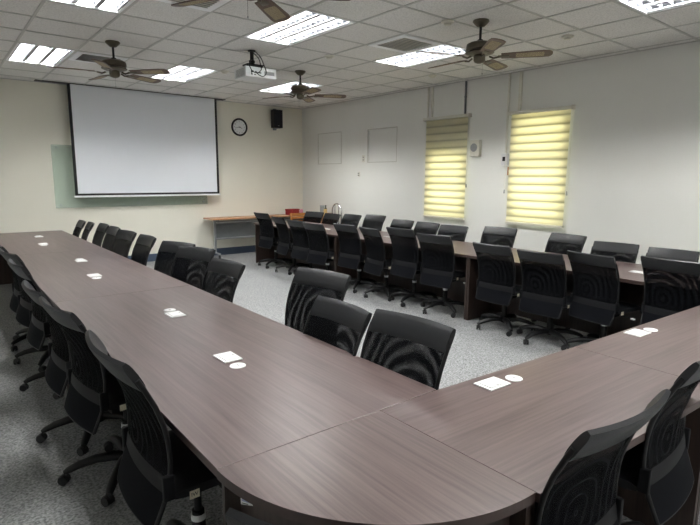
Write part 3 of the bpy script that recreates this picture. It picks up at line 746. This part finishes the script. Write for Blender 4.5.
# ------------------------------------------------------------------ office chairs
def make_chair():
    t = thing('office_chair', 'x', 'chair', (0, 0, 0), 0)
    def lerp(tab, z):
        for (z0, a), (z1, b) in zip(tab, tab[1:]):
            if z <= z1:
                f = (z - z0) / (z1 - z0); f = f * f * (3 - 2 * f) if False else f
                return a + (b - a) * f
        return tab[-1][1]
    YT = [(.34, -.238), (.39, -.222), (.44, -.202), (.49, -.186), (.54, -.177), (.60, -.174), (.68, -.180), (.74, -.194), (.80, -.215), (.86, -.243), (.91, -.270), (.965, -.303)]
    WT = [(.34, .198), (.38, .208), (.45, .214), (.55, .219), (.70, .222), (.86, .226), (.965, .226)]
    ST = [(.34, .018), (.6, .022), (.8, .026), (.97, .034)]
    def S(u, z, off=0.0):
        s = 2 * u - 1; return (s * lerp(WT, z), lerp(YT, z) - lerp(ST, z) * (1 - s * s) - off, z)
    # headrest: padded leather band with rolled top
    def Fh(u, v):
        z = .862 + v * .098; return S(u, z)
    MB().shell(Fh, 18, 8, lambda u, v: .026 * (1 - .45 * abs(2 * v - 1) ** 4)).build('headrest', M['leather'], t, smooth=60)
    for off in (.007, -.006):
        MB().shell(lambda u, v, off=off: S(.012 + .976 * u, .536 + v * .33, off), 14, 14, .0012).build('mesh_back' if off > 0 else 'mesh_lining', M['mesh'] if off > 0 else M['lining'], t, smooth=60)
    b = MB()
    for s in (0, 1):
        b.tube([Vector(S(s, .352 + .55 * k / 16)) for k in range(17)], .0085, 8)
    b.tube([Vector(S(k / 12, .352)) for k in range(13)], .007, 8)
    b.build('back_frame', M['plastic'], t, smooth=60)
    MB().shell(lambda u, v: S(.01 + .98 * u, .354 + v * .125, .001), 16, 6, .012).build('lower_back_panel', M['cloth'], t, smooth=60)
    MB().shell(lambda u, v: S(-.006 + 1.012 * u, .474 + v * .066, .001), 18, 4, lambda u, v: .015 * (1 - .4 * abs(2 * v - 1) ** 3)).build('lumbar_band', M['band'], t, smooth=60)
    for s in (-1, 1): MB().box(s * .222 - .009, s * .222 + .009, -.205, -.165, .46, .55, bev=.006).build('band_clip', M['band'], t)
    # seat cushion
    b = MB(); n = 10
    def Fs(u, v):
        a = u * 2 - 1; y = -.165 + .40 * v
        wx = .222 * (1 - .10 * max(0, v - .75) * 4 * .6)
        z = .462 - (.03 * max(0, (v - .8) / .2) ** 2) - .006 * (1 - a * a)
        return (a * wx, y, z)
    b.shell(Fs, 14, 12, lambda u, v: .062 * (1 - .5 * abs(2 * u - 1) ** 8) * (1 - .5 * abs(2 * v - 1) ** 8))
    b.build('seat', M['leather'], t, smooth=60)
    b = MB().box(-.10, .10, -.11, .13, .372, .43, bev=.008)
    b.tube([(0, -.08, .392), (0, -.15, .387), (0, -.182, .41), (0, -.172, .50)], .018, 8, sq=(1.8, .6))
    b.build('tilt_mechanism', M['plastic'], t, smooth=40)
    b = MB().tube([(.09, .03, .395), (.2, .03, .392), (.235, .03, .385)], .0055, 8); lv = b.build('lever', M['plastic'], t, smooth=40)
    MB().box(.228, .262, .018, .042, .379, .392, bev=.004).build('lever_tip', M['white_plastic'], lv)
    MB().box(.2215, .2235, -.115, -.08, .433, .463).build('inventory_tag', M['tag'], t)
    # gas column
    g_ = MB().lathe([(0, .09), (.03, .09), (.027, .25), (.024, .255), (.024, .30), (.015, .302), (.015, .375), (0, .375)], n=16).build('gas_column', M['plastic'], t, smooth=35)
    MB().lathe([(.0275, .262), (.0285, .262), (.0285, .288), (.0275, .288)], n=16).build('column_sleeve', M['white_plastic'], g_)
    # base
    b = MB().lathe([(0, .07), (.035, .07), (.045, .08), (.045, .115), (.035, .125), (0, .125)], n=20)
    for k in range(5):
        a = 2 * PI * k / 5; c, s = math.cos(a), math.sin(a)
        b.tube([(c * r, s * r, z) for r, z in ((.02, .10), (.08, .112), (.16, .112), (.24, .096), (.29, .078), (.312, .066))], [.038, .036, .033, .029, .025, .019], 10, sq=(.85, .7))
    base = b.build('star_base', M['plastic'], t, smooth=50)
    for k in range(5):
        a = 2 * PI * k / 5; q = random.uniform(-1.2, 1.2)
        b = MB()
        for s in (-1, 1): b.tube([(.016, s * .006, .0245), (.016, s * .021, .0245)], .0245, 16)
        b.tube([(.016, -.006, .0245), (.016, .006, .0245)], .01, 8)
        b.tube([(0, 0, .04), (0, 0, .072)], .008, 8)
        b.shell(lambda u, v: (.016 + .027 * math.cos(R(10 + 160 * u)), -.012 + .024 * v, .0245 + .027 * math.sin(R(10 + 160 * u))), 8, 1, .002)
        c_ = b.build('caster', M['wheel'], base, smooth=40)
        c_.location = (.302 * math.cos(a), .302 * math.sin(a), 0.0005); c_.rotation_euler = (0, 0, q)
    return t
UP = ('headrest', 'mesh_back', 'mesh_lining', 'back_frame', 'lower_back_panel', 'lumbar_band', 'band_clip', 'seat', 'tilt_mechanism', 'lever', 'inventory_tag')
chair = make_chair(); cc = make_cache(chair)
# x, y, facing (deg), height of the back top
CH = {
 'c1': (0.672, 1.83, 0.4, 1.032), 'B': (0.673, 2.79, 7, .99), 'C': (0.661, 3.392, 2.2, 0.973), 'D': (0.687, 4.348, 3.5, 0.979), 'E': (0.70, 5.004, 7.7, 0.983), 'F': (0.70, 5.62, 1.0, 0.976),
 'r1': (4.701, 8.061, 2.1, 0.967), 'r2': (4.655, 7.392, -7.6, 0.935), 'r3': (4.633, 6.86, 3.7, 0.925), 'r4': (4.617, 6.375, 5.2, 0.917),
 'r5': (4.674, 5.679, 2.8, 0.950), 'r6': (4.669, 5.11, -9, 0.942), 'r7': (4.718, 4.62, 0.7, 0.979), 'r8': (4.683, 4.063, 8.1, 0.957),
 'r9': (4.646, 3.201, -0.9, 0.933), 'r10': (4.627, 2.657, 1.7, 0.923), 'r11': (4.695, 2.169, -8.4, 0.953), 'r12': (4.728, 1.56, -3, 0.98),
 'f1': (5.488, 8.186, 193, 0.928), 'f2': (5.493, 7.68, 180.5, 0.925), 'f3': (5.517, 7.12, 181.3, 0.943), 'f4': (5.545, 6.529, 184.0, 0.969),
 'f5': (5.510, 5.85, 181.0, 0.937), 'f6': (5.505, 5.324, 179.6, 0.934), 'f7': (5.495, 4.782, 187.2, 0.929), 'f8': (5.525, 4.024, 188.8, 0.961),
 'f9': (5.531, 3.151, 175.7, 0.953), 'f10': (5.458, 2.52, 187, 0.920), 'f11': (5.467, 1.983, 182.3, 0.911),
 'g1': (1.41, 8.22, 177, 0.946), 'g2': (1.43, 7.80, 174, 0.950), 'g3': (1.486, 7.30, 178.8, 0.964), 'g4': (1.487, 6.80, 178.7, 0.964),
 'g5': (1.483, 6.213, 185.6, 0.964), 'g6': (1.499, 5.582, 181.4, 0.967), 'g7': (1.57, 4.79, 199, 0.968), 'g8': (1.52, 4.24, 197, 0.984),
 'g9': (1.462, 3.584, 184.6, 0.962), 'g10': (1.66, 2.601, 190.7, 1.005), 'g11': (1.373, 2.085, 178.7, 0.947), 'g12': (1.410, 1.585, 185.1, 0.968),
 'h1': (1.455, 0.812, 88.1, 0.977), 'h2': (2.04, 0.80, 94, 1.03), 'h0': (0.723, 0.76, 36, 1.03)}
ORD = ['first', 'second', 'third', 'fourth', 'fifth', 'sixth', 'seventh', 'eighth', 'ninth', 'tenth', 'eleventh', 'twelfth']
LAB = {'c1': 'black office chair with paper tag on its seat, nearest one on far left',
       'B': 'black office chair at left run outer side, second from the viewer', 'C': 'black office chair at left run outer side, third from the viewer',
       'D': 'black office chair at left run outer side, fourth from the viewer', 'E': 'black office chair at left run outer side, fifth from the viewer',
       'F': 'black office chair at left run outer side, cut off by the left edge',
       'h0': 'black office chair at the rounded corner, only its headrest showing at bottom', 'h1': 'black office chair behind the short cross table at bottom right',
       'h2': 'black office chair cut off by the right edge, behind long cross table'}
for k in range(12): LAB['r%d' % (k + 1)] = 'black office chair seen from behind at right run, %s from the folding table' % ORD[k]
for k in range(11): LAB['f%d' % (k + 1)] = 'black office chair on the window side of right run, %s from the corner' % ORD[k]
for k in range(12): LAB['g%d' % (k + 1)] = 'black mesh-back chair on inner side of left run, %s from the screen' % ORD[k]
GR = {'c': 'chairs on the outer side of the left run', 'r': 'chairs on the inner side of the right run', 'f': 'chairs on the window side of the right run', 'g': 'chairs on the inner side of the left run', 'h': 'chairs at the near cross run'}
BASEROT = {'r4': 90, 'r8': 100, 'r9': 84, 'r10': 96, 'c1': 20, 'B': 165, 'C': 170, 'D': 172}
for i, (k, (x, y, a, zt)) in enumerate(CH.items()):
    o = chair if i == 0 else copy_tree(chair, None, cc)
    sh = .05 if k != 'h0' else 0.0
    if k in 'BCDEF' or k == 'c1': sh = .035
    x += sh * math.cos(R(a)); y += sh * math.sin(R(a))
    o.location = (x, y, 0); o.rotation_euler = (0, 0, R(a - 90)); tag(o, LAB[k], 'chair', GR['c' if k in 'BCDEF' else k[0]])
    dz = zt - .96
    for ch in kids(o):
        n_ = ch.name.split('.')[0]
        if n_ in UP: ch.location.z = dz
        if n_ == 'star_base':
            w = BASEROT.get(k, random.uniform(0, 72)); ch.rotation_euler = (0, 0, R(w - a + 90) if k in BASEROT else R(w))
    if k == 'c1':
        tg = [c for c in kids(o) if c.name.startswith('inventory_tag')][0]
        text('IW', .02, M['ink'], tg, (.2236, -.0975, .448), (PI / 2, 0, PI / 2), .0003)

# ------------------------------------------------------------------ daylight, camera
w = bpy.data.worlds.new('daylight'); bpy.context.scene.world = w; w.use_nodes = True
w.node_tree.nodes['Background'].inputs['Color'].default_value = (1, .98, .94, 1); w.node_tree.nodes['Background'].inputs['Strength'].default_value = 1.8

yaw, pitch, roll = 0.675312533, 0.163205235, 0.00778222622
cy, sy = math.cos(yaw), math.sin(yaw)
f = Vector((sy * math.cos(pitch), cy * math.cos(pitch), -math.sin(pitch))); r = Vector((cy, -sy, 0)); u = r.cross(f)
c, s = math.cos(roll), math.sin(roll); rr = c * r + s * u; uu = -s * r + c * u
cam = bpy.data.cameras.new('camera'); co = bpy.data.objects.new('camera', cam); COL.objects.link(co)
co.matrix_world = Matrix(((rr.x, uu.x, -f.x, 0), (rr.y, uu.y, -f.y, 0), (rr.z, uu.z, -f.z, 1.6), (0, 0, 0, 1)))
cam.sensor_width = 36; cam.lens = 520.564577 / 700 * 36; cam.clip_start = .02
sc = bpy.context.scene; sc.camera = co
sc.view_settings.view_transform = 'Standard'; sc.view_settings.look = 'None'; sc.view_settings.gamma = 1; sc.view_settings.use_curve_mapping = False
sc.view_settings.exposure = 2.33
